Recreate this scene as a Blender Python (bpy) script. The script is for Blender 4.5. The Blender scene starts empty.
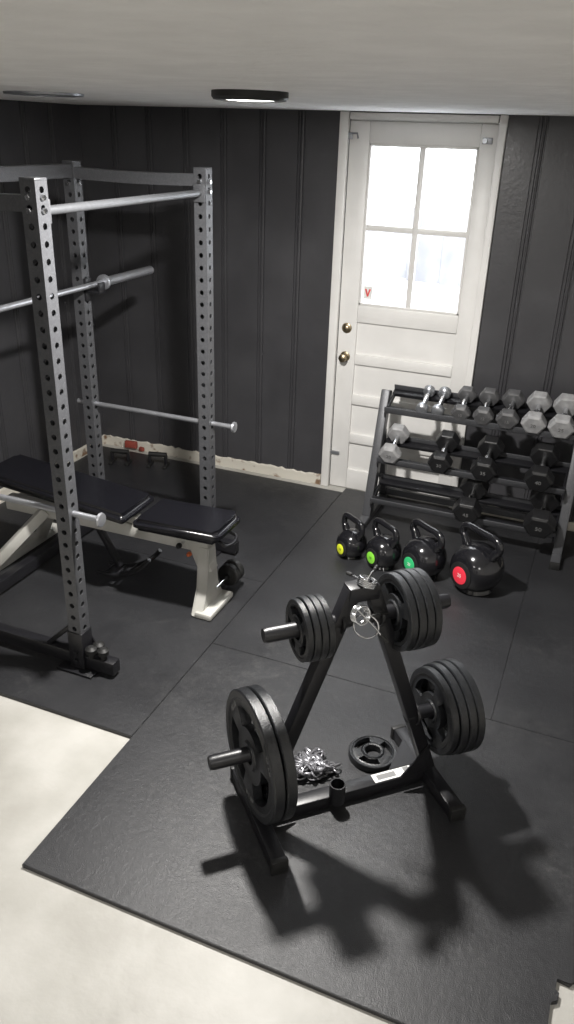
import bpy, bmesh, math, random
from mathutils import Vector, Matrix, Euler
random.seed(7)
S = bpy.context.scene
C = S.collection
try:
    S.view_settings.view_transform = 'Standard'
    S.view_settings.look = 'None'
except Exception as e:
    print(e)

# ---------------------------------------------------------------- materials
def mat(name, col, rough=0.5, metal=0.0, col2=None, scale=20.0, lo=0.4, hi=0.7, bump=0.0, bscale=200.0,
        coat=0.0, spec=0.5, detail=4.0, rvar=0.0, bdist=.004):
    m = bpy.data.materials.new(name); m.use_nodes = True
    nt = m.node_tree; b = nt.nodes['Principled BSDF']
    b.inputs['Base Color'].default_value = (*col, 1)
    b.inputs['Roughness'].default_value = rough
    b.inputs['Metallic'].default_value = metal
    b.inputs['Specular IOR Level'].default_value = spec
    if coat: 
        b.inputs['Coat Weight'].default_value = coat
        b.inputs['Coat Roughness'].default_value = 0.15
    tc = nt.nodes.new('ShaderNodeTexCoord')
    n = nt.nodes.new('ShaderNodeTexNoise'); n.inputs['Scale'].default_value = scale
    n.inputs['Detail'].default_value = detail
    nt.links.new(tc.outputs['Object'], n.inputs['Vector'])
    r = nt.nodes.new('ShaderNodeValToRGB')
    r.color_ramp.elements[0].position = lo; r.color_ramp.elements[1].position = hi
    c2 = col2 if col2 else tuple(min(1, c*1.12) for c in col)
    r.color_ramp.elements[0].color = (*col, 1); r.color_ramp.elements[1].color = (*c2, 1)
    nt.links.new(n.outputs['Fac'], r.inputs['Fac'])
    nt.links.new(r.outputs['Color'], b.inputs['Base Color'])
    if rvar:
        mr = nt.nodes.new('ShaderNodeMapRange')
        mr.inputs['From Min'].default_value = 0.3; mr.inputs['From Max'].default_value = 0.7
        mr.inputs['To Min'].default_value = max(0.02, rough-rvar); mr.inputs['To Max'].default_value = rough+rvar
        nt.links.new(n.outputs['Fac'], mr.inputs['Value']); nt.links.new(mr.outputs['Result'], b.inputs['Roughness'])
    if bump:
        n2 = nt.nodes.new('ShaderNodeTexNoise'); n2.inputs['Scale'].default_value = bscale
        n2.inputs['Detail'].default_value = 3
        nt.links.new(tc.outputs['Object'], n2.inputs['Vector'])
        bp = nt.nodes.new('ShaderNodeBump'); bp.inputs['Strength'].default_value = bump
        bp.inputs['Distance'].default_value = bdist
        nt.links.new(n2.outputs['Fac'], bp.inputs['Height']); nt.links.new(bp.outputs['Normal'], b.inputs['Normal'])
    return m

def emis(name, col, st):
    m = bpy.data.materials.new(name); m.use_nodes = True
    nt = m.node_tree; nt.nodes.clear()
    e = nt.nodes.new('ShaderNodeEmission'); e.inputs[0].default_value = (*col, 1); e.inputs[1].default_value = st
    o = nt.nodes.new('ShaderNodeOutputMaterial'); nt.links.new(e.outputs[0], o.inputs[0])
    return m

M_wall = mat('charcoal_paint', (.050,.0495,.054), .36, col2=(.063,.0625,.068), scale=3, bump=.25, bscale=40, rvar=.07)
M_wwall = mat('white_paint', (.72,.71,.69), .7, scale=4, bump=.1)
M_ceil = mat('ceiling_plaster', (.80,.79,.775), .85, col2=(.87,.86,.845), scale=7, bump=1.0, bscale=28, bdist=.006)
M_conc = mat('painted_concrete', (.345,.335,.305), .5, col2=(.46,.45,.42), scale=3.5, lo=.35, hi=.65, bump=.35, bscale=30, detail=12)
M_door = mat('door_white', (.74,.73,.71), .4, col2=(.80,.79,.77), scale=5)
M_base = mat('baseboard_paint', (.62,.59,.52), .6, col2=(.20,.12,.07), scale=14, lo=.56, hi=.66, detail=8)
M_steel = mat('gunmetal_powdercoat', (.085,.087,.094), .36, .3, col2=(.108,.110,.118), scale=150, bump=.2, bscale=400)
M_black = mat('black_powdercoat', (.010,.010,.012), .36, 0, scale=60, bump=.1, bscale=300)
M_iron = mat('cast_iron_black', (.010,.011,.013), .32, 0, col2=(.016,.017,.019), scale=90, bump=.4, bscale=250, spec=.6)
M_chrome = mat('chrome', (.72,.73,.75), .18, 1.0, scale=30)
M_bar = mat('brushed_bar_steel', (.44,.45,.48), .28, .75, scale=30)
M_satin = mat('satin_steel', (.30,.31,.33), .35, .7, scale=60)
M_dksatin = mat('pullup_bar_steel', (.15,.155,.165), .36, .6, scale=60)
M_vinyl = mat('black_vinyl', (.006,.006,.008), .22, 0, scale=100, bump=.15, bscale=120, spec=.6)
M_cream = mat('bench_frame_paint', (.46,.455,.42), .4, 0, col2=(.54,.53,.50), scale=10)
M_glossblk = mat('gloss_black_vinyl', (.009,.009,.011), .14, 0, scale=40, coat=.5)
M_greyhex = mat('grey_hex_paint', (.25,.25,.255), .5, 0, col2=(.36,.36,.365), scale=25, bump=.2)
M_dkhex = mat('dark_hex_paint', (.07,.07,.073), .45, 0, col2=(.11,.11,.113), scale=25, bump=.2)
M_blkhex = mat('black_hex_rubber', (.012,.012,.013), .36, 0, scale=30, bump=.2)
M_brass = mat('aged_brass', (.34,.28,.19), .3, 1.0, scale=30)
M_orange = mat('orange_plastic', (.45,.10,.03), .5)
M_red = mat('red_sticker', (.70,.08,.08), .45)
M_brick = mat('red_brick', (.32,.06,.04), .8, col2=(.2,.05,.035), bump=.5)
M_pink = mat('red_ring', (.80,.04,.07), .4)
M_green = mat('lime_ring', (.25,.72,.06), .4)
M_teal = mat('green_ring', (.04,.50,.18), .4)
M_yel = mat('yellow_ring', (.72,.80,.04), .4)
M_white = mat('white_print', (.75,.75,.73), .5)
M_ltgrey = mat('grey_print', (.20,.20,.20), .5)
M_dkplastic = mat('black_plastic', (.012,.012,.012), .5)
M_chain = mat('galvanised_chain', (.28,.28,.30), .32, .7)

def rubber():
    m = bpy.data.materials.new('rubber_mat'); m.use_nodes = True
    nt = m.node_tree; b = nt.nodes['Principled BSDF']
    geo = nt.nodes.new('ShaderNodeNewGeometry')
    def noise(sc, det, rough=.5, dist=0):
        n = nt.nodes.new('ShaderNodeTexNoise'); n.inputs['Scale'].default_value = sc
        n.inputs['Detail'].default_value = det; n.inputs['Roughness'].default_value = rough
        n.inputs['Distortion'].default_value = dist
        nt.links.new(geo.outputs['Position'], n.inputs['Vector']); return n
    def ramp(src, p0, c0, p1, c1):
        r = nt.nodes.new('ShaderNodeValToRGB')
        r.color_ramp.elements[0].position = p0; r.color_ramp.elements[0].color = (*c0,1)
        r.color_ramp.elements[1].position = p1; r.color_ramp.elements[1].color = (*c1,1)
        nt.links.new(src, r.inputs['Fac']); return r
    n1 = noise(2.6, 8, .65); n2 = noise(45, 4); n3 = noise(320, 2); n4 = noise(16, 15, .95, .1); n5 = noise(1.5, 3, .5); n6 = noise(85, 4, .8)
    r1 = ramp(n1.outputs['Fac'], .35, (.018,.0183,.0205), .75, (.028,.0285,.031))
    r2 = ramp(n4.outputs['Fac'], .50, (0,0,0), .74, (.8,.8,.8))
    # dust collects mostly in the rack bay and by the door: low-frequency patches
    r5 = ramp(n5.outputs['Fac'], .47, (.06,.06,.06), .66, (1,1,1))
    mul = nt.nodes.new('ShaderNodeMath'); mul.operation='MULTIPLY'
    nt.links.new(r2.outputs['Color'], mul.inputs[0]); nt.links.new(r5.outputs['Color'], mul.inputs[1])
    r6 = ramp(n6.outputs['Fac'], .66, (0,0,0), .74, (.55,.55,.55))
    add0 = nt.nodes.new('ShaderNodeMath'); add0.operation='ADD'; add0.use_clamp=True
    nt.links.new(mul.outputs[0], add0.inputs[0]); nt.links.new(r6.outputs['Color'], add0.inputs[1])
    mx = nt.nodes.new('ShaderNodeMixRGB'); mx.inputs['Color2'].default_value = (.17,.168,.16,1)
    nt.links.new(add0.outputs[0], mx.inputs['Fac']); nt.links.new(r1.outputs['Color'], mx.inputs['Color1'])
    nt.links.new(mx.outputs['Color'], b.inputs['Base Color'])
    mr = nt.nodes.new('ShaderNodeMapRange')
    mr.inputs['From Min'].default_value = .3; mr.inputs['From Max'].default_value = .7
    mr.inputs['To Min'].default_value = .34; mr.inputs['To Max'].default_value = .46
    nt.links.new(n1.outputs['Fac'], mr.inputs['Value']); nt.links.new(mr.outputs['Result'], b.inputs['Roughness'])
    bp = nt.nodes.new('ShaderNodeBump'); bp.inputs['Strength'].default_value = .6; bp.inputs['Distance'].default_value = .002
    ad = nt.nodes.new('ShaderNodeMath'); ad.operation = 'ADD'
    nt.links.new(n2.outputs['Fac'], ad.inputs[0]); nt.links.new(n3.outputs['Fac'], ad.inputs[1])
    nt.links.new(ad.outputs[0], bp.inputs['Height']); nt.links.new(bp.outputs['Normal'], b.inputs['Normal'])
    return m
M_mat = rubber()

# ---------------------------------------------------------------- geometry helpers
def root(name, loc=(0,0,0), rz=0.0):
    e = bpy.data.objects.new(name, None); e.location = loc; e.rotation_euler = (0,0,rz)
    e.empty_display_size = .1
    C.objects.link(e); return e

def fin(name, bm, m, parent=None, smooth=True, ang=35):
    bmesh.ops.recalc_face_normals(bm, faces=bm.faces)
    if smooth:
        for f in bm.faces: f.smooth = True
        for e in bm.edges:
            if len(e.link_faces) == 2 and e.calc_face_angle(0) > math.radians(ang): e.smooth = False
    me = bpy.data.meshes.new(name); bm.to_mesh(me); bm.free()
    ms = m if isinstance(m, (list, tuple)) else [m]
    for x in ms: me.materials.append(x)
    o = bpy.data.objects.new(name, me); C.objects.link(o)
    if parent: o.parent = parent
    return o

def add_box(bm, c, s, R=None, bev=0.0, seg=2):
    r = bmesh.ops.create_cube(bm, size=1.0)
    vs = r['verts']
    for v in vs: v.co = Vector((v.co.x*s[0], v.co.y*s[1], v.co.z*s[2]))
    if bev:
        es = list({e for v in vs for e in v.link_edges})
        rb = bmesh.ops.bevel(bm, geom=es, offset=bev, segments=seg, affect='EDGES', profile=.5)
        vs = list({v for v in rb['verts']} | {v for v in vs if v.is_valid})
    M = Matrix.Translation(c)
    if R is not None: M = M @ R.to_4x4()
    for v in vs: v.co = M @ v.co

def box(name, c, s, m, parent=None, R=None, bev=0.0, seg=2):
    bm = bmesh.new(); add_box(bm, c, s, R, bev, seg)
    return fin(name, bm, m, parent)

def frame(d, up=Vector((0,0,1))):
    d = d.normalized()
    if abs(d.dot(up)) > .99: up = Vector((0,1,0))
    s = up.cross(d).normalized(); u = d.cross(s).normalized()
    return Matrix((( d.x,s.x,u.x),(d.y,s.y,u.y),(d.z,s.z,u.z)))

def beam(name, p0, p1, w, h, m, parent=None, bev=.004, up=Vector((0,0,1))):
    p0 = Vector(p0); p1 = Vector(p1); d = p1-p0
    return box(name, (p0+p1)/2, (d.length, w, h), m, parent, frame(d, up), bev)

def add_tube(bm, pts, r, segs=14, closed=False, cap=True):
    pts = [Vector(p) for p in pts]; n = len(pts)
    rs = r if isinstance(r, (list, tuple)) else [r]*n
    T = []
    for i in range(n):
        if closed: t = pts[(i+1)%n]-pts[(i-1)%n]
        else: t = pts[min(i+1,n-1)]-pts[max(i-1,0)]
        T.append(t.normalized())
    a = Vector((0,0,1)) if abs(T[0].z) < .9 else Vector((1,0,0))
    nrm = (a - T[0]*a.dot(T[0])).normalized()
    rings = []
    for i in range(n):
        nrm = (nrm - T[i]*nrm.dot(T[i])).normalized()
        b = T[i].cross(nrm)
        rings.append([bm.verts.new(pts[i] + (nrm*math.cos(2*math.pi*k/segs) + b*math.sin(2*math.pi*k/segs))*rs[i]) for k in range(segs)])
    for i in range(n if closed else n-1):
        A = rings[i]; B = rings[(i+1)%n]
        off = 0
        if closed and i == n-1:
            best = 1e9
            for o in range(segs):
                dd = (A[0].co-B[o].co).length
                if dd < best: best = dd; off = o
        for k in range(segs):
            bm.faces.new((A[k], A[(k+1)%segs], B[(k+1+off)%segs], B[(k+off)%segs]))
    if cap and not closed:
        bm.faces.new(rings[0]); bm.faces.new(rings[-1])

def tube(name, pts, r, m, parent=None, segs=16, closed=False):
    bm = bmesh.new(); add_tube(bm, pts, r, segs, closed)
    return fin(name, bm, m, parent)

def smooth_path(P, n=8, closed=False):
    P = [Vector(p) for p in P]; out = []; L = len(P)
    rng = L if closed else L-1
    for i in range(rng):
        if closed: p0,p1,p2,p3 = P[(i-1)%L],P[i],P[(i+1)%L],P[(i+2)%L]
        else: p0,p1,p2,p3 = P[max(i-1,0)],P[i],P[i+1],P[min(i+2,L-1)]
        for k in range(n):
            t = k/n
            out.append(.5*((2*p1)+(p2-p0)*t+(2*p0-5*p1+4*p2-p3)*t*t+(3*p1-p0-3*p2+p3)*t**3))
    if not closed: out.append(P[-1])
    return out

def add_lathe(bm, prof, M=Matrix.Identity(4), segs=32):
    rings = []
    for (r, h) in prof:
        if r < 1e-6: rings.append([bm.verts.new(M @ Vector((0,0,h)))])
        else: rings.append([bm.verts.new(M @ Vector((r*math.cos(2*math.pi*k/segs), r*math.sin(2*math.pi*k/segs), h))) for k in range(segs)])
    for i in range(len(rings)-1):
        A, B = rings[i], rings[i+1]
        for k in range(segs):
            k2 = (k+1)%segs
            if len(A) == 1 and len(B) == 1: continue
            if len(A) == 1: bm.faces.new((A[0], B[k], B[k2]))
            elif len(B) == 1: bm.faces.new((A[k], A[k2], B[0]))
            else: bm.faces.new((A[k], A[k2], B[k2], B[k]))

def lathe(name, prof, m, parent=None, M=Matrix.Identity(4), segs=32):
    bm = bmesh.new(); add_lathe(bm, prof, M, segs)
    return fin(name, bm, m, parent)

def axisM(p, d):
    d = Vector(d).normalized()
    q = d.to_track_quat('Z', 'Y')
    return Matrix.Translation(Vector(p)) @ q.to_matrix().to_4x4()

def prism(name, poly, depth, M, m, parent=None, bev=0.0):
    bm = bmesh.new()
    a = [bm.verts.new(Vector((x,y,-depth/2))) for x,y in poly]
    b = [bm.verts.new(Vector((x,y, depth/2))) for x,y in poly]
    n = len(poly)
    bm.faces.new(a); bm.faces.new(b)
    for i in range(n): bm.faces.new((a[i], a[(i+1)%n], b[(i+1)%n], b[i]))
    if bev: bmesh.ops.bevel(bm, geom=list(bm.edges), offset=bev, segments=2, affect='EDGES')
    bm.transform(M)
    return fin(name, bm, m, parent)

def text(name, s, size, M, m, parent=None, ext=.001):
    cu = bpy.data.curves.new(name, 'FONT'); cu.body = s; cu.size = size; cu.extrude = ext
    cu.align_x = 'CENTER'; cu.align_y = 'CENTER'; cu.materials.append(m)
    o = bpy.data.objects.new(name, cu); C.objects.link(o)
    if parent: o.parent = parent
    o.matrix_local = M
    return o

# ---------------------------------------------------------------- room
XL, XR, YB, YF, ZC, ZF = -3.18, 1.7, 4.43, -1.6, 2.15, -.015
def bead(g):
    return [(g-.024,0),(g-.021,-.007),(g-.016,-.007),(g-.013,.003),(g-.007,.004),(g-.003,-.005),(g+.003,-.005),
            (g+.007,.004),(g+.013,.003),(g+.016,-.007),(g+.021,-.007),(g+.024,0)]
def panel(bm, s0, s1, z0, z1, grooves, P, thick=.12):
    prof = [(s0,0)]
    for g in sorted(grooves):
        if s0+.03 < g < s1-.03: prof += bead(g)
    prof += [(s1,0),(s1,-thick),(s0,-thick)]
    lo = [bm.verts.new(P(s,d,z0)) for s,d in prof]; hi = [bm.verts.new(P(s,d,z1)) for s,d in prof]
    n = len(prof)
    for i in range(n): bm.faces.new((lo[i], lo[(i+1)%n], hi[(i+1)%n], hi[i]))
    bm.faces.new(lo); bm.faces.new(hi)
DX0, DX1, DZ1 = -1.475, -.668, 2.115
bm = bmesh.new()
Pb = lambda s,d,z: Vector((s, YB-d, z))
gl = [-2.94,-2.70,-2.455,-2.21,-1.965,-1.735]
panel(bm, XL, DX0, ZF, ZC, gl, Pb)
panel(bm, DX1, XR, ZF, ZC, [-.47,-.23,.01,.25,.49,.73,.97,1.21,1.45], Pb)
panel(bm, DX0, DX1, DZ1, ZC, [], Pb)
fin('wall_back', bm, M_wall, smooth=False)
bm = bmesh.new()
panel(bm, YF, YB+.12, ZF, ZC, [4.15-.24*i for i in range(23)], lambda s,d,z: Vector((XL+d, s, z)))
fin('wall_left', bm, M_wall, smooth=False)
box('wall_right', ((XR+.06),(YF+YB)/2,(ZF+ZC)/2), (.12, YB-YF+.24, ZC-ZF), M_wwall)
box('wall_front', ((XL+XR)/2, YF-.06, (ZF+ZC)/2), (XR-XL, .12, ZC-ZF), M_wwall)
box('floor', ((XL+XR)/2, (YF+YB)/2, ZF-.05), (XR-XL+.3, YB-YF+.3, .1), M_conc)
box('ceiling', ((XL+XR)/2, (YF+YB)/2, ZC+.05), (XR-XL+.3, YB-YF+.3, .1), M_ceil)

def baseboard(name, p0, p1, h=.062, t=.014, nrm=(0,-1,0)):
    bm = bmesh.new(); p0 = Vector(p0); p1 = Vector(p1); n = 60; nr = Vector(nrm)
    rings = []
    for i in range(n+1):
        p = p0.lerp(p1, i/n); hh = h + random.uniform(-.010,.004)
        rings.append([bm.verts.new(p), bm.verts.new(p+nr*t), bm.verts.new(p+nr*t+Vector((0,0,hh-.005))), bm.verts.new(p+nr*(t*.5)+Vector((0,0,hh))), bm.verts.new(p+Vector((0,0,hh)))])
    for i in range(n):
        for k in range(5): bm.faces.new((rings[i][k], rings[i][(k+1)%5], rings[i+1][(k+1)%5], rings[i+1][k]))
    bm.faces.new(rings[0]); bm.faces.new(rings[-1])
    fin(name, bm, M_base, smooth=False)
baseboard('baseboard_back', (XL, YB, ZF), (DX0-.045, YB, ZF), .070)
baseboard('baseboard_back.001', (DX1+.03, YB, ZF), (XR, YB, ZF), .070)
baseboard('baseboard_left', (XL, YF, ZF), (XL, YB-.014, ZF), .070, nrm=(1,0,0))
bk = root('broken_brick', (-2.93, 4.392, 0))
box('brick_piece_1', (0,0,.032-.003), (.09,.03,.05), M_brick, bk, Matrix.Rotation(.1,3,'Z'), .006)
box('brick_piece_2', (.09,-.01,.013), (.04,.025,.028), M_brick, bk, Matrix.Rotation(-.3,3,'Z'), .006)

def trim(name, c, s): return box(name, c, s, M_door, bev=.004)
trim('trim_1', (DX0-.014, YB-.008, (ZF+ZC)/2), (.05, .03, ZC-ZF-.004))
trim('trim_2', (DX1+.008, YB-.008, (ZF+ZC)/2), (.038, .03, ZC-ZF-.004))
trim('trim_3', ((DX0+DX1)/2, YB-.008, 2.128), (DX1-DX0-.034, .03, .034))
d = root('door_1', (0, YB, 0))
sx0, sx1 = DX0+.012, DX1-.012
wx0, wx1, wz0, wz1 = -1.352, -.768, 1.15, 2.0
DT = .04; yc = .028
def dbox(n, x0,x1,z0,z1,t=DT,y=yc,b=.004,m=M_door): return box(n, ((x0+x1)/2,y,(z0+z1)/2),(x1-x0,t,z1-z0),m,d,bev=b)
dbox('stile_left', sx0, wx0, -.01, 2.107)
dbox('stile_right', wx1, sx1, -.01, 2.107)
dbox('rail_top', wx0, wx1, wz1, 2.107)
dbox('jamb_left', DX0+.0005, DX0+.03, -.012, 2.114, .03, .07, 0)
dbox('jamb_right', DX1-.03, DX1-.0005, -.012, 2.114, .03, .07, 0)
dbox('jamb_head', DX0+.03, DX1-.03, 2.085, 2.114, .03, .07, 0)
dbox('threshold', DX0+.03, DX1-.03, -.014, .01, .06, .09, 0, M_satin)
rails = [(1.05,1.15),(.80,.86),(.55,.61),(.30,.36),(-.01,.12)]
for i,(a,b_) in enumerate(rails): dbox('rail_%d'%(i+1), wx0, wx1, a, b_)
pz = [(.86,1.05),(.61,.80),(.36,.55),(.12,.30)]
for i,(a,b_) in enumerate(pz):
    dbox('panel_%d'%(i+1), wx0-.002, wx1+.002, a-.002, b_+.002, .016, yc+.006, 0)
mx = (wx0+wx1)/2; mz = (wz0+wz1)/2
dbox('muntin_vertical', mx-.016, mx+.016, wz0, wz1, .03)
dbox('muntin_horizontal', wx0, wx1, mz-.016, mz+.016, .028)
for n,(x0,x1,z0,z1) in {'bead_l':(wx0,wx0+.014,wz0,wz1),'bead_r':(wx1-.014,wx1,wz0,wz1),'bead_t':(wx0,wx1,wz1-.014,wz1),'bead_b':(wx0,wx1,wz0,wz0+.014)}.items():
    dbox(n,x0,x1,z0,z1,.034,yc,.003)
gm = bpy.data.materials.new('window_glass'); gm.use_nodes = True
nt = gm.node_tree; nt.nodes.clear()
tr = nt.nodes.new('ShaderNodeBsdfTransparent'); tr.inputs[0].default_value=(.97,.97,.97,1); gl_ = nt.nodes.new('ShaderNodeBsdfGlossy'); gl_.inputs['Roughness'].default_value=.03
mi = nt.nodes.new('ShaderNodeMixShader'); mi.inputs[0].default_value=.06; o_ = nt.nodes.new('ShaderNodeOutputMaterial')
nt.links.new(tr.outputs[0],mi.inputs[1]); nt.links.new(gl_.outputs[0],mi.inputs[2]); nt.links.new(mi.outputs[0],o_.inputs[0])
dbox('glass_pane', wx0, wx1, wz0, wz1, .004, yc, 0, gm)
dbox('security_sticker', wx0+.022, wx0+.075, wz0+.035, wz0+.11, .002, yc-.006, 0, M_white)
prism('sticker_print',[(-.018,.02),(-.008,.02),(0,-.006),(.008,.02),(.018,.02),(.004,-.022),(-.004,-.022)],.001,Matrix.Translation((wx0+.0485,yc-.0078,wz0+.073))@Matrix.Rotation(math.pi/2,4,'X'),M_red,d)
fy = yc-DT/2
for i,(hz,kr) in enumerate([(1.01,.020),(.84,.026)]):
    hx = -1.412
    lathe('lock_rosette_%d'%(i+1), [(0,.008),(.02,.008),(.029,.004),(.031,0)], M_brass, d, axisM((hx,fy,hz),(0,-1,0)))
    if i==1: lathe('door_knob', [(.010,.0),(.010,.03),(.020,.036),(.025,.046),(.023,.056),(.014,.062),(0,.063)], M_brass, d, axisM((hx,fy,hz),(0,-1,0)))
    else: lathe('deadbolt_cylinder', [(.018,.006),(.018,.016),(.012,.020),(0,.020)], M_brass, d, axisM((hx,fy,hz),(0,-1,0)))
box('chain_plate', (sx0+.0,fy-.016,2.03),(.045,.008,.03),M_satin,d,bev=.002)
tube('hook_rod', [(sx0-.02,fy-.02,2.045),(sx0+.05,fy-.024,2.045),(sx0+.055,fy-.024,2.02)], .005, M_satin, d)
box('stop_plate', (sx1-.05,fy-.006,2.03),(.05,.012,.03),M_satin,d,bev=.002)
lathe('closer_knob', [(.012,0),(.012,.02),(0,.02)], M_satin, d, axisM((sx1-.06,fy-.01,2.03),(0,-1,0)))
for i,hz in enumerate([1.85,1.05,.2]):
    tube('hinge_%d'%(i+1), [(sx1+.002,fy-.006,hz-.05),(sx1+.002,fy-.006,hz+.05)], .007, M_door, d)
box('door_bolt', (sx0+.02, fy-.006, .22),(.07,.012,.02),M_satin,d,bev=.002)
# exterior seen through the door glass
M_ext = mat('exterior_snow', (.8,.82,.85), .9); M_fence = mat('exterior_fence', (.16,.16,.17), .8, col2=(.3,.3,.31), scale=2)
box('exterior_ground', (-1, YB+4.2, .3),(9,8,.1),M_ext)
fe = root('exterior_fence', (0,YB+5.5,0))
for i in range(26): box('picket_%d'%i, (-6+i*.42,0,.83),(.418,.03,.86+.05*math.sin(i*2.1)),M_fence,fe)
box('fence_rail', (-1,.04,1.05),(10.5,.04,.1),M_fence,fe)

# ---------------------------------------------------------------- floor mats
def mat_piece(poly, T=.015):
    bm = bmesh.new()
    a = [bm.verts.new((x,y,ZF)) for x,y in poly]; b = [bm.verts.new((x,y,ZF+T)) for x,y in poly]; n=len(poly)
    bm.faces.new(a); tf = bm.faces.new(b)
    for i in range(n): bm.faces.new((a[i],a[(i+1)%n],b[(i+1)%n],b[i]))
    te = [e for e in bm.edges if all(v.co.z > ZF+T*.5 for v in e.verts)]
    bmesh.ops.bevel(bm, geom=te, offset=.0018, segments=2, affect='EDGES')
    fin('rubber_floor_mat', bm, M_mat)
g = .0008
jag = [(.72,1.30),(.72,1.575),(.26,1.575),(.25,1.56),(.215,1.565),(.213,1.53),(.225,1.525),(.224,1.50),(.205,1.49),(.203,1.28)]
mat_piece([(-1.342,1.28)]+jag[::-1]+[(.72,2.55-g),(-1.342,2.55-g)])
mat_piece([(-1.342,2.55),(-.12-g,2.55),(-.12-g,4.41),(-1.342,4.41)])
mat_piece([(-.12,2.55),(1.1,2.55),(1.1,4.41),(-.12,4.41)])
mat_piece([(-3.13,1.90),(-1.342-g*3,1.90),(-1.342-g*3,3.12-g),(-3.13,3.12-g)])
mat_piece([(-3.13,3.12),(-1.342-g*3,3.12),(-1.342-g*3,4.34),(-3.13,4.34)])

# ---------------------------------------------------------------- ceiling light and added fill lights
M_lens = emis('led_lens', (1,.97,.92), 9)
def puck(x,y,power,r=.115,sz=1.0):
    p = root('ceiling_or_fill_light', (x,y,ZC))
    lathe('housing', [(r,0),(r,-.016),(r-.006,-.024),(r-.018,-.026),(r-.020,-.020)], M_dkplastic, p, segs=48)
    lathe('lens', [(r-.019,-.022),(r*.5,-.025),(0,-.026)], M_lens, p, segs=48)
    l = bpy.data.lights.new('ceiling_or_fill_bulb','AREA'); l.shape='DISK'; l.size=r*sz; l.energy=power; l.color=(1,.97,.93)
    lo = bpy.data.objects.new('bulb', l); C.objects.link(lo); lo.parent=p; lo.location=(0,0,-.030)
    return p
puck(-1.11,2.40,98)
puck(-1.4,-.5,22,sz=1.6)  # added fill light behind the camera, built like the puck but unseen
puck(.9,-.5,17,sz=1.6)  # second added fill, out of view, only brightens the room
v = root('ceiling_vent', (-2.15,2.78,ZC))
lathe('vent_ring', [(.15,0),(.148,-.008),(.12,-.010),(.115,-.004),(0,-.004)], M_satin, v, segs=40)

# ---------------------------------------------------------------- power rack
def holed_post(bm, x,y,z0,z1,w=.06,p=.055,hr=.0115):
    h = w/2; n = int((z1-z0)/p); p = (z1-z0)/n
    for k in range(4):
        R = Matrix.Rotation(k*math.pi/2,4,'Z')
        M = Matrix.Translation((x,y,0)) @ R
        for i in range(n):
            a = z0+i*p; c = a+p/2
            out = [(-h,a),(0,a),(h,a),(h,c),(h,a+p),(0,a+p),(-h,a+p),(-h,c)]
            ov = [bm.verts.new(M@Vector((h,s,z))) for s,z in out]
            iv = []; iw = []
            for (s,z) in out:
                an = math.atan2(z-c, s)
                iv.append(bm.verts.new(M@Vector((h,hr*math.cos(an),c+hr*math.sin(an)))))
                iw.append(bm.verts.new(M@Vector((h-.004,hr*math.cos(an),c+hr*math.sin(an)))))
            for q in range(8):
                q2=(q+1)%8
                bm.faces.new((ov[q],ov[q2],iv[q2],iv[q])); bm.faces.new((iv[q],iv[q2],iw[q2],iw[q]))
    bmesh.ops.remove_doubles(bm, verts=bm.verts, dist=.0002)
rk = root('power_rack', (0,0,0))
xa, xb, ya, yb = -2.45, -1.76, 2.18, 3.32
HZ = 1.885
i=0
for (x,y) in [(xb,ya),(xa,yb),(xb,yb),(xa,ya)]:
    i+=1
    bm=bmesh.new(); holed_post(bm,x,y,.01,HZ)
    fin('upright_%d'%i,bm,M_steel,rk,smooth=False)
    box('post_cap_%d'%i,(x,y,HZ+.003),(.062,.062,.01),M_steel,rk,bev=.003)
    box('foot_plate_%d'%i,(x,y,.006),(.17,.13,.010),M_black,rk,bev=.002)
    box('foot_sleeve_%d'%i,(x,y,.10),(.070,.070,.17),M_black,rk,bev=.003)
    for sgn in (-1,1):
        prism('gusset_%d'%i,[(0,0),(.07,0),(0,.13)],.006,Matrix.Translation((x+(.03 if sgn>0 else -.03),y+.036,.012))@Matrix.Rotation(math.pi/2,4,'X')@Matrix.Diagonal((sgn,1,1,1)),M_black,rk)
    for bz in (.05,.09,HZ-.05,HZ-.09):
        ex=.035 if bz<.5 else .03
        lathe('bolt_%d'%i,[(.0,.010),(.009,.010),(.011,.006),(.011,0)],M_black if bz<.5 else M_chrome,rk,axisM((x+ex,y,bz),(1,0,0)),segs=6)
        lathe('bolt_y_%d'%i,[(.0,.010),(.009,.010),(.011,.006),(.011,0)],M_black if bz<.5 else M_chrome,rk,axisM((x,y-ex,bz),(0,-1,0)),segs=6)
for j,y in enumerate((ya,yb)):
    zt = HZ-.018 if j else HZ-.045
    n=14; up_=[(xa+.03+(xb-xa-.06)*k/n, zt-.006*math.sin(math.pi*k/n)) for k in range(n+1)]
    dn_=[(px,pz-.050) for k,(px,pz) in enumerate(up_)]
    prism('side_beam_top_%d'%j, up_+dn_[::-1], .045, Matrix.Translation((0,y,0))@Matrix.Rotation(math.pi/2,4,'X'), M_steel, rk)
    beam('side_beam_low_%d'%j,(xa+.03,y,.05),(xb-.03,y,.05),.05,.06,M_black,rk)
    beam('foot_extension_%d'%j,(xb+.03,y,.045),(xb+.17,y,.045),.05,.06,M_black,rk)
    beam('base_brace_%d'%j,(xb-.03,y,.20),(xb-.16,y,.075),.03,.02,M_black,rk)
    tube('safety_pin_%d'%j,[(xa-.08,y,.718),(xb+.15,y,.718)],.0125,M_bar,rk)
    lathe('safety_pin_knob_%d'%j,[(0,0),(.026,0),(.028,.004),(.026,.012),(.012,.014),(0,.014)],M_bar,rk,axisM((xb+.145,y,.718),(1,0,0)))
beam('rear_crossmember_top',(xa,ya+.03,HZ-.035),(xa,yb-.03,HZ-.035),.05,.06,M_steel,rk)
beam('rear_crossmember_low',(xa,ya+.03,.05),(xa,yb-.03,.05),.05,.06,M_black,rk)
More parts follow.
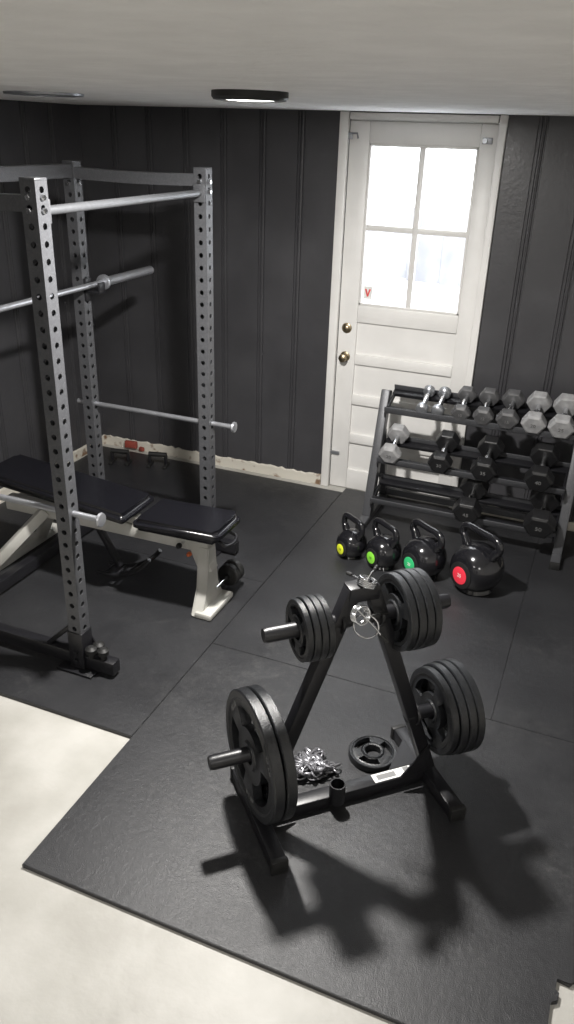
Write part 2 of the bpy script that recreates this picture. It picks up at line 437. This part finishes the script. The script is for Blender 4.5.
tube('pullup_bar',[(xb,ya+.03,1.79),(xb,yb-.03,1.79)],.0155,M_dksatin,rk)
for yy,s in ((ya+.036,1),(yb-.036,-1)):
    box('pullup_flange',(xb,yy,1.79),(.055,.010,.075),M_steel,rk,bev=.002)
for y in (ya,yb):
    box('jcup_back',(xa+.037,y,1.31),(.012,.05,.11),M_black,rk,bev=.003)
    box('jcup_shelf',(xa+.075,y,1.303),(.09,.05,.014),M_black,rk,bev=.003)
    box('jcup_lip',(xa+.118,y,1.325),(.012,.05,.05),M_black,rk,bev=.003)
for dx,dy in ((.065,-.05),(.115,-.02),(.075,.05)):
    lathe('foot_knob',[(0,.0),(.012,0),(.012,.02),(.022,.024),(.024,.045),(.012,.055),(0,.056)],M_dkplastic,rk,Matrix.Translation((xb+dx,ya+dy*.4,.074)),segs=18)

# barbell
bb = root('barbell',(xa+.075,0,1.336))
tube('bar_shaft',[(0,2.05,0),(0,3.42,0)],.014,M_bar,bb)
tube('bar_sleeve_1',[(0,3.42,0),(0,3.85,0)],.0225,M_bar,bb,20)
tube('bar_sleeve_2',[(0,1.62,0),(0,2.05,0)],.0225,M_bar,bb,20)
for y in (3.405,2.065): lathe('bar_collar',[(0,-.015),(.034,-.015),(.037,-.008),(.037,.008),(.034,.015),(0,.015)],M_bar,bb,axisM((0,y,0),(0,1,0)))

# ---------------------------------------------------------------- bench
bn = root('adjustable_weight_bench',(0,2.81,0))
def pad(name,x0,x1,w0,w1,z0,z1,th=.055):
    bm=bmesh.new()
    poly=[]; cr=.035
    def corner(cx,cy,a0):
        return [(cx+cr*math.cos(a0+t*math.pi/8),cy+cr*math.sin(a0+t*math.pi/8)) for t in range(5)]
    poly+=corner(x1-cr,w1/2-cr,0)+corner(x0+cr,w0/2-cr,math.pi/2)+corner(x0+cr,-w0/2+cr,math.pi)+corner(x1-cr,-w1/2+cr,1.5*math.pi)
    a=[bm.verts.new((x,y,-th/2)) for x,y in poly]; b=[bm.verts.new((x,y,th/2)) for x,y in poly]; n=len(poly)
    bm.faces.new(a); bm.faces.new(b)
    for i in range(n): bm.faces.new((a[i],a[(i+1)%n],b[(i+1)%n],b[i]))
    te=[e for e in bm.edges if abs(e.verts[0].co.z-e.verts[1].co.z)<1e-5]
    bmesh.ops.bevel(bm,geom=te,offset=.022,segments=5,affect='EDGES')
    for v_ in bm.verts:
        t=(v_.co.x-x0)/(x1-x0); v_.co.z+= z0+(z1-z0)*t
    fin(name,bm,M_vinyl,bn,ang=50)
pad('backrest_pad',-2.66,-1.845,.25,.29,.505,.435)
pad('seat_pad',-1.815,-1.375,.28,.24,.425,.440,.06)
beam('backrest_plate',(-2.55,0,.462),(-1.88,0,.405),.12,.012,M_black,bn)
beam('backrest_spine',(-2.50,0,.440),(-1.86,0,.385),.05,.04,M_cream,bn)
beam('seat_plate',(-1.79,0,.386),(-1.42,0,.398),.14,.012,M_black,bn)
beam('seat_spine',(-1.86,0,.36),(-1.46,0,.372),.05,.035,M_cream,bn)
beam('main_beam',(-2.62,0,.325),(-1.48,0,.335),.06,.07,M_cream,bn,.006)
prism('front_leg',[(-.035,.33),(.035,.33),(.05,.12),(.12,0),(-.12,0),(-.05,.12)],.055,Matrix.Translation((-1.50,0,.005))@Matrix.Rotation(math.pi/2,4,'Z')@Matrix.Rotation(math.pi/2,4,'X'),M_cream,bn,.005)
beam('front_leg_upper',(-1.56,0,.37),(-1.49,0,.20),.065,.07,M_cream,bn,.006)
beam('front_foot',(-1.465,-.12,.018),(-1.465,.12,.018),.085,.030,M_cream,bn,.006)
for s in (-1,1):
    beam('rear_leg_%d'%(s+2),(-2.38,s*.02,.33),(-2.62,s*.20,.03),.05,.05,M_cream,bn,.005)
beam('rear_foot',(-2.62,-.32,.03),(-2.62,.32,.03),.06,.05,M_cream,bn,.006)
for s in (-1,1): box('rear_foot_cap',(-2.62,s*.33,.03),(.064,.03,.056),M_dkplastic,bn,bev=.004)
arc=[(-2.05+.33*math.cos(t),.045,.40+.33*math.sin(t)) for t in [math.radians(a) for a in range(-95,-30,6)]]
bm=bmesh.new()
for y in (-.05,.05): add_tube(bm,[(x,y,z) for x,_,z in arc],.011,10)
for k in range(1,len(arc),2): add_tube(bm,[(arc[k][0],-.05,arc[k][2]),(arc[k][0],.05,arc[k][2])],.007,8)
fin('adjuster_ladder',bm,M_black,bn)
beam('support_strut',(-2.16,0,.42),(-1.98,0,.10),.035,.025,M_black,bn)
tube('adjust_pin',[(-1.60,-.03,.34),(-1.60,-.07,.34)],.007,M_chrome,bn)
lathe('adjust_knob',[(0,0),(.012,0),(.014,.008),(.010,.02),(0,.022)],M_dkplastic,bn,axisM((-1.60,-.07,.34),(0,-1,0)),segs=18)
lathe('pop_pin_knob',[(0,0),(.011,0),(.012,.008),(.008,.018),(0,.020)],M_orange,bn,axisM((-1.57,-.035,.285),(0,-1,0)),segs=18)
for k,yy in enumerate((.17,.215)):
    lathe('transport_wheel_%d'%k,[(.012,-.02),(.05,-.02),(.056,-.012),(.056,.012),(.05,.02),(.012,.02)],M_dkplastic,bn,axisM((-1.47,yy,.09),(0,1,0)))
tube('wheel_axle',[(-1.47,.03,.09),(-1.47,.23,.09)],.008,M_chrome,bn)
tube('lift_handle',smooth_path([(-1.42,.06,.39),(-1.385,.07,.37),(-1.375,.02,.36),(-1.385,-.04,.37),(-1.42,-.04,.39)]),.008,M_black,bn)

# ---------------------------------------------------------------- dumbbell rack
dr = root('dumbbell_rack',(0,0,0))
rx0, rx1 = -1.085, -.01
th = math.radians(22); cs, sn = math.cos(th), math.sin(th)
for x in (rx0,rx1):
    beam('upright',(x,4.03,.03),(x,4.24,.735),.05,.07,M_steel,dr,.006,up=Vector((0,1,0)))
    beam('foot',(x,3.90,.02),(x,4.39,.02),.05,.04,M_steel,dr,.005)
    beam('back_strut',(x,4.36,.03),(x,4.22,.50),.04,.04,M_steel,dr,.004,up=Vector((0,1,0)))
    for e in (3.895,4.395): box('foot_cap',(x,e,.02),(.054,.016,.042),M_dkplastic,dr,bev=.004)
tiers = [(4.2125,.692),(4.142,.415),(4.072,.19)]
for ti,(y,z) in enumerate(tiers):
    for off in (-.078,.078):
        cy, cz = y+off*cs+.012*sn, z+off*sn-.012*cs
        R = Matrix.Rotation(th,3,'X')
        box('tier_%d_rail'%(ti+1),((rx0+rx1)/2,cy,cz),(rx1-rx0-.05,.045,.022),M_black,dr,R,.004)
        lipy = off-.026 if off<0 else off+.026
        box('tier_%d_lip'%(ti+1),((rx0+rx1)/2,y+lipy*cs,z+lipy*sn+.004),(rx1-rx0-.05,.006,.04),M_steel,dr,R,.002)
    for x in (rx0+.033,rx1-.033):
        box('tier_%d_bracket'%(ti+1),(x,y+.02*sn,z-.02),(.010,.24,.035),M_black,dr,Matrix.Rotation(th,3,'X'),.002)
beam('back_stretcher',(rx0+.02,4.36,.06),(rx1-.02,4.36,.06),.03,.04,M_steel,dr)

def hexhead(bm, y0, y1, R, ch=.008):
    s = 1 if y1>y0 else -1
    rings=[]
    for (y,r) in [(y0,R-ch*.8),(y0+s*ch,R),(y1-s*ch*1.3,R),(y1,R-ch*1.6)]:
        rings.append([bm.verts.new((r*math.cos(math.pi/3*k),y,r*math.sin(math.pi/3*k))) for k in range(6)])
    for i in range(3):
        for k in range(6): bm.faces.new((rings[i][k],rings[i][(k+1)%6],rings[i+1][(k+1)%6],rings[i+1][k]))
    bm.faces.new(rings[0]); bm.faces.new(rings[-1])
    bmesh.ops.bevel(bm,geom=list({e for r in rings for v in r for e in v.link_edges}),offset=.002,segments=1,affect='EDGES')
def dumbbell(tier,x,ap,hl,m,num=None,chrome=False):
    y,z = tiers[tier]
    cy, cz = y-ap*sn, z+ap*cs
    e = root('round_head_dumbbell' if chrome else 'hex_dumbbell',(x,cy,cz)); e.rotation_euler=(th,0,0)
    R = ap/math.cos(math.pi/6); grip=.058
    if chrome:
        for s in (-1,1):
            lathe('head',[(0,0),(ap*.8,0),(ap,.008),(ap,hl-.008),(ap*.8,hl),(ap*.35,hl+.004),(0,hl+.004)],m,e,axisM((0,s*grip,0),(0,s,0)),28)
    else:
        for s in (-1,1):
            bm=bmesh.new(); hexhead(bm,s*grip,s*(grip+hl),R); fin('head_%s'%('a' if s<0 else 'b'),bm,m,e,ang=20)
    bm=bmesh.new()
    prof=[(.013,-grip),(.014,-.03),(.0165,0),(.014,.03),(.013,grip)]
    add_lathe(bm,prof,axisM((0,0,0),(0,1,0)),20); fin('handle',bm,M_chrome,e)
    if num:
        MT=Matrix.Translation((0,-(grip+hl)-.0003,0))@Matrix.Rotation(math.pi/2,4,'X')
        text('weight_number',num,ap*.5,MT,M_ltgrey if m!=M_greyhex else M_dkhex,e,.0006)
top=[(-.636,.046,.048,M_dkhex,'10'),(-.515,.049,.052,M_dkhex,'12'),(-.388,.053,.056,M_dkhex,'15'),(-.252,.057,.060,M_greyhex,'20'),(-.112,.060,.064,M_greyhex,'25')]
dumbbell(0,-.85,.033,.04,M_satin,None,True); dumbbell(0,-.762,.035,.042,M_satin,None,True)
for a in top: dumbbell(0,*a)
for a in [(-.985,.055,.060,M_greyhex,'20'),(-.70,.058,.066,M_blkhex,'30'),(-.46,.062,.07,M_blkhex,'35'),(-.172,.066,.074,M_blkhex,'40')]: dumbbell(1,*a)
for a in [(-.508,.068,.080,M_blkhex,'45'),(-.125,.072,.085,M_blkhex,'50')]: dumbbell(2,*a)

# ---------------------------------------------------------------- kettlebells
def kettlebell(x,y,r,H,mc,num,rz):
    e = root('kettlebell',(x,y,0),rz)
    prof=[(0,0),(r*.62,0),(r*.70,.006)]
    c=r*.90
    for a in range(-50,86,9):
        t=math.radians(a); prof.append((r*math.cos(t),c+r*math.sin(t)*.95))
    prof.append((0,c+r*.95))
    bm=bmesh.new(); add_lathe(bm,prof,segs=48)
    for v_ in bm.verts:
        lim=r*.80
        if v_.co.y<-lim: v_.co.y=-lim-( -v_.co.y-lim)*.15
        if v_.co.y> lim: v_.co.y= lim+( v_.co.y-lim)*.15
    fin('body',bm,M_glossblk,e,ang=60)
    w=r*.95; tr_=.0155 if r<.11 else .0175
    pth=[(-w*.60,0,c+r*.55),(-w*.84,0,c+r*.92),(-w*.99,0,H-tr_-.05),(-w*.90,0,H-tr_-.012),(-w*.60,0,H-tr_),(0,0,H-tr_),(w*.60,0,H-tr_),(w*.90,0,H-tr_-.012),(w*.99,0,H-tr_-.05),(w*.84,0,c+r*.92),(w*.60,0,c+r*.55)]
    P=smooth_path(pth,7); n=len(P)
    rr=[tr_*(1+.5*max(0,1-min(i,n-1-i)/12.)) for i in range(n)]
    tube('handle',P,rr,M_glossblk,e,18)
    nrm=Vector((0,-1,.02)).normalized(); p=Vector((0,-r*.81-.002,c-.018))
    Md=axisM(p,nrm)
    lathe('disc_backing',[(r*.52,-.01),(r*.52,.003),(r*.47,.006),(0,.006)],M_dkplastic,e,Md)
    lathe('colour_ring',[(r*.34,.005),(r*.34,.008),(r*.31,.009),(0,.009)],mc,e,Md)
    MT=Matrix.Translation(p+nrm*.0095)@Matrix.Rotation(math.pi/2,4,'X')
    text('weight_number',num,r*.20,MT,M_white if mc in (M_pink,M_teal) else M_dkplastic,e,.0006)
kettlebell(-1.035,3.58,.083,.232,M_yel,'10',-.62)
kettlebell(-.85,3.55,.094,.252,M_green,'15',-.62)
kettlebell(-.635,3.55,.114,.286,M_teal,'20',-.62)
kettlebell(-.365,3.53,.133,.330,M_pink,'25',-.62)

# ---------------------------------------------------------------- plate tree
TA=math.radians(43)
pt = root('weight_plate_tree',(-.520,1.94,0),TA)
AP=.84; FX=.315
for s in (-1,1):
    beam('foot_%d'%(s+2),(s*FX,-.205,.025),(s*FX,.205,.025),.05,.05,M_black,pt,.005)
    for e in (-.208,.208): box('foot_cap',(s*FX,e,.025),(.056,.02,.054),M_dkplastic,pt,bev=.004)
    beam('leg_%d'%(s+2),(s*(FX),0,.05),(s*.030,0,AP),.045,.045,M_black,pt,.005,up=Vector((0,1,0)))
    prism('leg_gusset',[(0,0),(-.10,0),(0,.12)],.006,Matrix.Translation((s*(FX-.02),-.028,.055))@Matrix.Rotation(math.pi/2,4,'X')@Matrix.Diagonal((s,1,1,1)),M_black,pt)
beam('cross_bar',(-FX+.02,0,.025),(FX-.02,0,.025),.05,.046,M_black,pt,.004)
box('warning_label',(.18,0,.0488),(.15,.038,.0012),M_white,pt); box('label_stripe',(.235,0,.0497),(.022,.034,.0008),M_ltgrey,pt)
box('label_print',(.155,0,.0497),(.07,.022,.0006),M_ltgrey,pt)
prism('corner_bracket',[(0,0),(-.12,0),(0,.12)],.008,Matrix.Translation((FX-.02,.02,.048)),M_black,pt)
box('apex_block',(0,0,AP-.01),(.10,.055,.05),M_black,pt,bev=.006)
bm=bmesh.new(); add_lathe(bm,[(.027,.0),(.027,.075),(.023,.075),(.023,.004),(0,.004)],Matrix.Translation((-.045,-.030,.03)),28); fin('bar_holder_tube',bm,M_black,pt)
PZ=.734
for z in (.30,PZ):
    off=FX*(AP-z)/(AP-.05)
    for s in (-1,1):
        L=.475 if z<.5 else .307
        M=axisM((s*(off-.01),0,z),(s,0,0)); ln=L-off+.01
        lathe('peg_sleeve',[(0,0),(.0235,0),(.0235,ln-.01),(.021,ln),(.016,ln+.001),(0,ln-.002)],M_black,pt,M,28)
        lathe('peg_flange',[(.0,.028),(.036,.028),(.038,.032),(.038,.037),(.0235,.037)],M_black,pt,M,28)

def plate(name,R,T,e,holes=3,hfrac=(.44,.74),spin=0.0,half=.72,label=None):
    N=96; bore=.0285
    r0,r1=R*hfrac[0],R*hfrac[1]
    rings=[(bore,.5),(bore+.004,.55),(R*.21,.55),(R*.24,.36),(r0-.006,.34),(r0,.42),((r0+r1)/2,.42),(r1,.42),(r1+.005,.34),(R*.85,.34),(R*.88,.47),(R*.975,.5),(R,.40)]
    if R*.21<bore+.006: rings[2]=(bore+.008,.55); rings[3]=(bore+.012,.36)
    if rings[4][0]<rings[3][0]: rings[4]=(rings[3][0]+.001,.34); rings[5]=(rings[3][0]+.003,.42)
    bm=bmesh.new(); F=[];B=[]
    for r,t in rings:
        F.append([bm.verts.new((t*T,r*math.cos(2*math.pi*k/N+spin),r*math.sin(2*math.pi*k/N+spin))) for k in range(N)])
        B.append([bm.verts.new((-t*T,r*math.cos(2*math.pi*k/N+spin),r*math.sin(2*math.pi*k/N+spin))) for k in range(N)])
    def hole(i,k):
        if i<0 or i>=len(rings)-1: return True
        if holes==0: return False
        if i in (5,6):
            a=(k%(N//holes))/(N//holes)
            return abs(a-.5)<half/2
        return False
    for i in range(len(rings)-1):
        for k in range(N):
            if hole(i,k): continue
            k2=(k+1)%N
            bm.faces.new((F[i][k],F[i][k2],F[i+1][k2],F[i+1][k])); bm.faces.new((B[i][k],B[i+1][k],B[i+1][k2],B[i][k2]))
            if hole(i-1,k): bm.faces.new((F[i][k],F[i][k2],B[i][k2],B[i][k]))
            if hole(i+1,k): bm.faces.new((F[i+1][k],F[i+1][k2],B[i+1][k2],B[i+1][k]))
            if hole(i,(k-1)%N): bm.faces.new((F[i][k],F[i+1][k],B[i+1][k],B[i][k]))
            if hole(i,k2): bm.faces.new((F[i][k2],F[i+1][k2],B[i+1][k2],B[i][k2]))
    o=fin(name,bm,M_iron,e,ang=30)
    if label:
        for q in range(holes):
            an=2*math.pi*q/holes+spin
            rr=R*.80
            n_=Vector((-1,0,0)); upv=Vector((0,math.cos(an),math.sin(an))); xv=upv.cross(n_)
            MT=Matrix(((xv.x,upv.x,n_.x,-T*.34),(xv.y,upv.y,n_.y,rr*math.cos(an)),(xv.z,upv.z,n_.z,rr*math.sin(an)),(0,0,0,1)))
            text('plate_label',label,R*.13,MT,M_ltgrey,e,.001)
    return o
def plate_obj(R,T,lx,lz,holes,spin,label=None,hf=(.44,.74),half=.72,yaw=0.0):
    e=root('weight_plate',(-.520+lx*math.cos(TA),1.94+lx*math.sin(TA),lz-.0048),TA+yaw)
    plate('plate_disc',R,T,e,holes,hf,spin,half,label)
def stack(Rs,Ts,start,sgn,z,holes,label=None,hf=(.44,.74),half=.72,yaw=0.0,last_spin=.35):
    x=start
    for i,T in enumerate(Ts):
        TT=T*1.13
        x+=sgn*TT/2
        plate_obj(Rs[i],T,x,z,holes,random.uniform(0,2) if i<len(Ts)-1 else last_spin,label if i==len(Ts)-1 and sgn<0 else None,hf,half,yaw)
        x+=sgn*TT/2
stack([.210,.210],[.034,.036],-.272,-1,.296,3,'45 LB',yaw=.06,last_spin=.52)
stack([.148,.155,.158,.158],[.026,.027,.027,.027],.295,1,.30,3,None)
stack([.096,.098,.098,.094],[.019,.020,.020,.018],-.118,-1,PZ,3,None,(.52,.78))
stack([.122,.125,.125,.123],[.024]*4,.110,1,PZ,3,None,(.48,.76))
e=root('weight_plate',(-.490,2.170,.0145)); e.rotation_euler=(0,math.pi/2,.4)
plate('plate_disc',.088,.026,e,3,(.50,.78),0.3,.62)

def collar(loc,rot):
    e=root('spring_collar',loc); e.rotation_euler=rot
    P=[]
    for i in range(0,90):
        a=i/20*2*math.pi; P.append((.027*math.cos(a),.027*math.sin(a),-.012+i/90*.024))
    P=[(.085,.03,-.018),(.06,.018,-.014)]+P+[(.06,-.018,.014),(.085,-.03,.018)]
    bm=bmesh.new(); add_tube(bm,P,.0028,8); fin('coil',bm,M_chrome,e)
    for q in ((.085,.03,-.018),(.085,-.03,.018)):
        qv=Vector(q); tube('grip',[qv,qv+(qv.normalized()*.03)],.006,M_dkplastic,e,10)
collar((-.495,1.855,.80),(1.2,.6,.8))
collar((-.505,1.94,.862),(.3,.2,2.0))
bm=bmesh.new(); add_tube(bm,[(0,.038*math.cos(t*.2618),.038*math.sin(t*.2618)) for t in range(24)],.0028,8,True)
rg=fin('hanging_ring',bm,M_chrome,pt); rg.location=(-.01,-.065,.745); rg.rotation_euler=(0,.1,.9)

def link(bm,M,L=.034,W=.021,r=.0042):
    P=[]
    for k in range(20):
        a=2*math.pi*k/20; x=math.cos(a)*W/2; y=math.sin(a)*W/2
        y+= (L-W)/2*(1 if y>0 else -1) if abs(y)>1e-6 else 0
        P.append(M@Vector((x,y,0)))
    add_tube(bm,P,r,8,True)
bm=bmesh.new(); rnd=random.Random(5)
px,py,hd=-.09,.02,0.0
N=120
path=[]
for i in range(N):
    hd+=rnd.uniform(-.7,.7)
    tx,ty=px+.022*math.cos(hd),py+.022*math.sin(hd)
    if (tx/.100)**2+(ty/.050)**2>1:
        hd=math.atan2(-py,-px)+rnd.uniform(-.6,.6); tx,ty=px+.022*math.cos(hd),py+.022*math.sin(hd)
    px,py=tx,ty
    h=sum(1 for (a,b) in path if (a-px)**2+(b-py)**2<.02**2)
    path.append((px,py))
    z=.012+min(h,5)*.0065
    M_=Matrix.Translation((px,py,z))@Matrix.Rotation(hd-math.pi/2,4,'Z')@Matrix.Rotation((0.45 if i%2 else -0.9)+rnd.uniform(-.2,.2),4,'Y')
    link(bm,M_)
ch=fin('steel_chain',bm,M_chain); ch.location=(-.668,2.015,-.001); ch.rotation_euler=(0,0,.62)

ph=root('push_up_handle',(-2.72,4.16,0),.25)
for s in (-1,1):
    tube('grip_%d'%(s+2),[(-.06+s*.13,0,.085),(.06+s*.13,0,.085)],.016,M_dkplastic,ph)
    for q in (-.055,.055):
        beam('leg',(s*.13+q,0,.08),(s*.13+q,0,.015),.02,.02,M_black,ph,.002)
        beam('foot',(s*.13+q,-.05,.010),(s*.13+q,.05,.010),.025,.018,M_dkplastic,ph,.003)

# ---------------------------------------------------------------- world + camera
w=bpy.data.worlds.new('world'); S.world=w; w.use_nodes=True
bg=w.node_tree.nodes['Background']; bg.inputs[0].default_value=(.93,.965,1,1); bg.inputs[1].default_value=8.0

cam=bpy.data.cameras.new('camera'); co=bpy.data.objects.new('camera',cam); C.objects.link(co)
R=Matrix(((.9242,-.1912,.3303),(.3804,.3942,-.8364),(.0295,.8987,.4376)))
q=R.to_quaternion().normalized()
co.matrix_world=Matrix.Translation((0,0,2.05))@q.to_matrix().to_4x4()
cam.sensor_fit='VERTICAL'; cam.sensor_height=36; cam.lens=785/1024*36; cam.clip_start=.02
S.camera=co
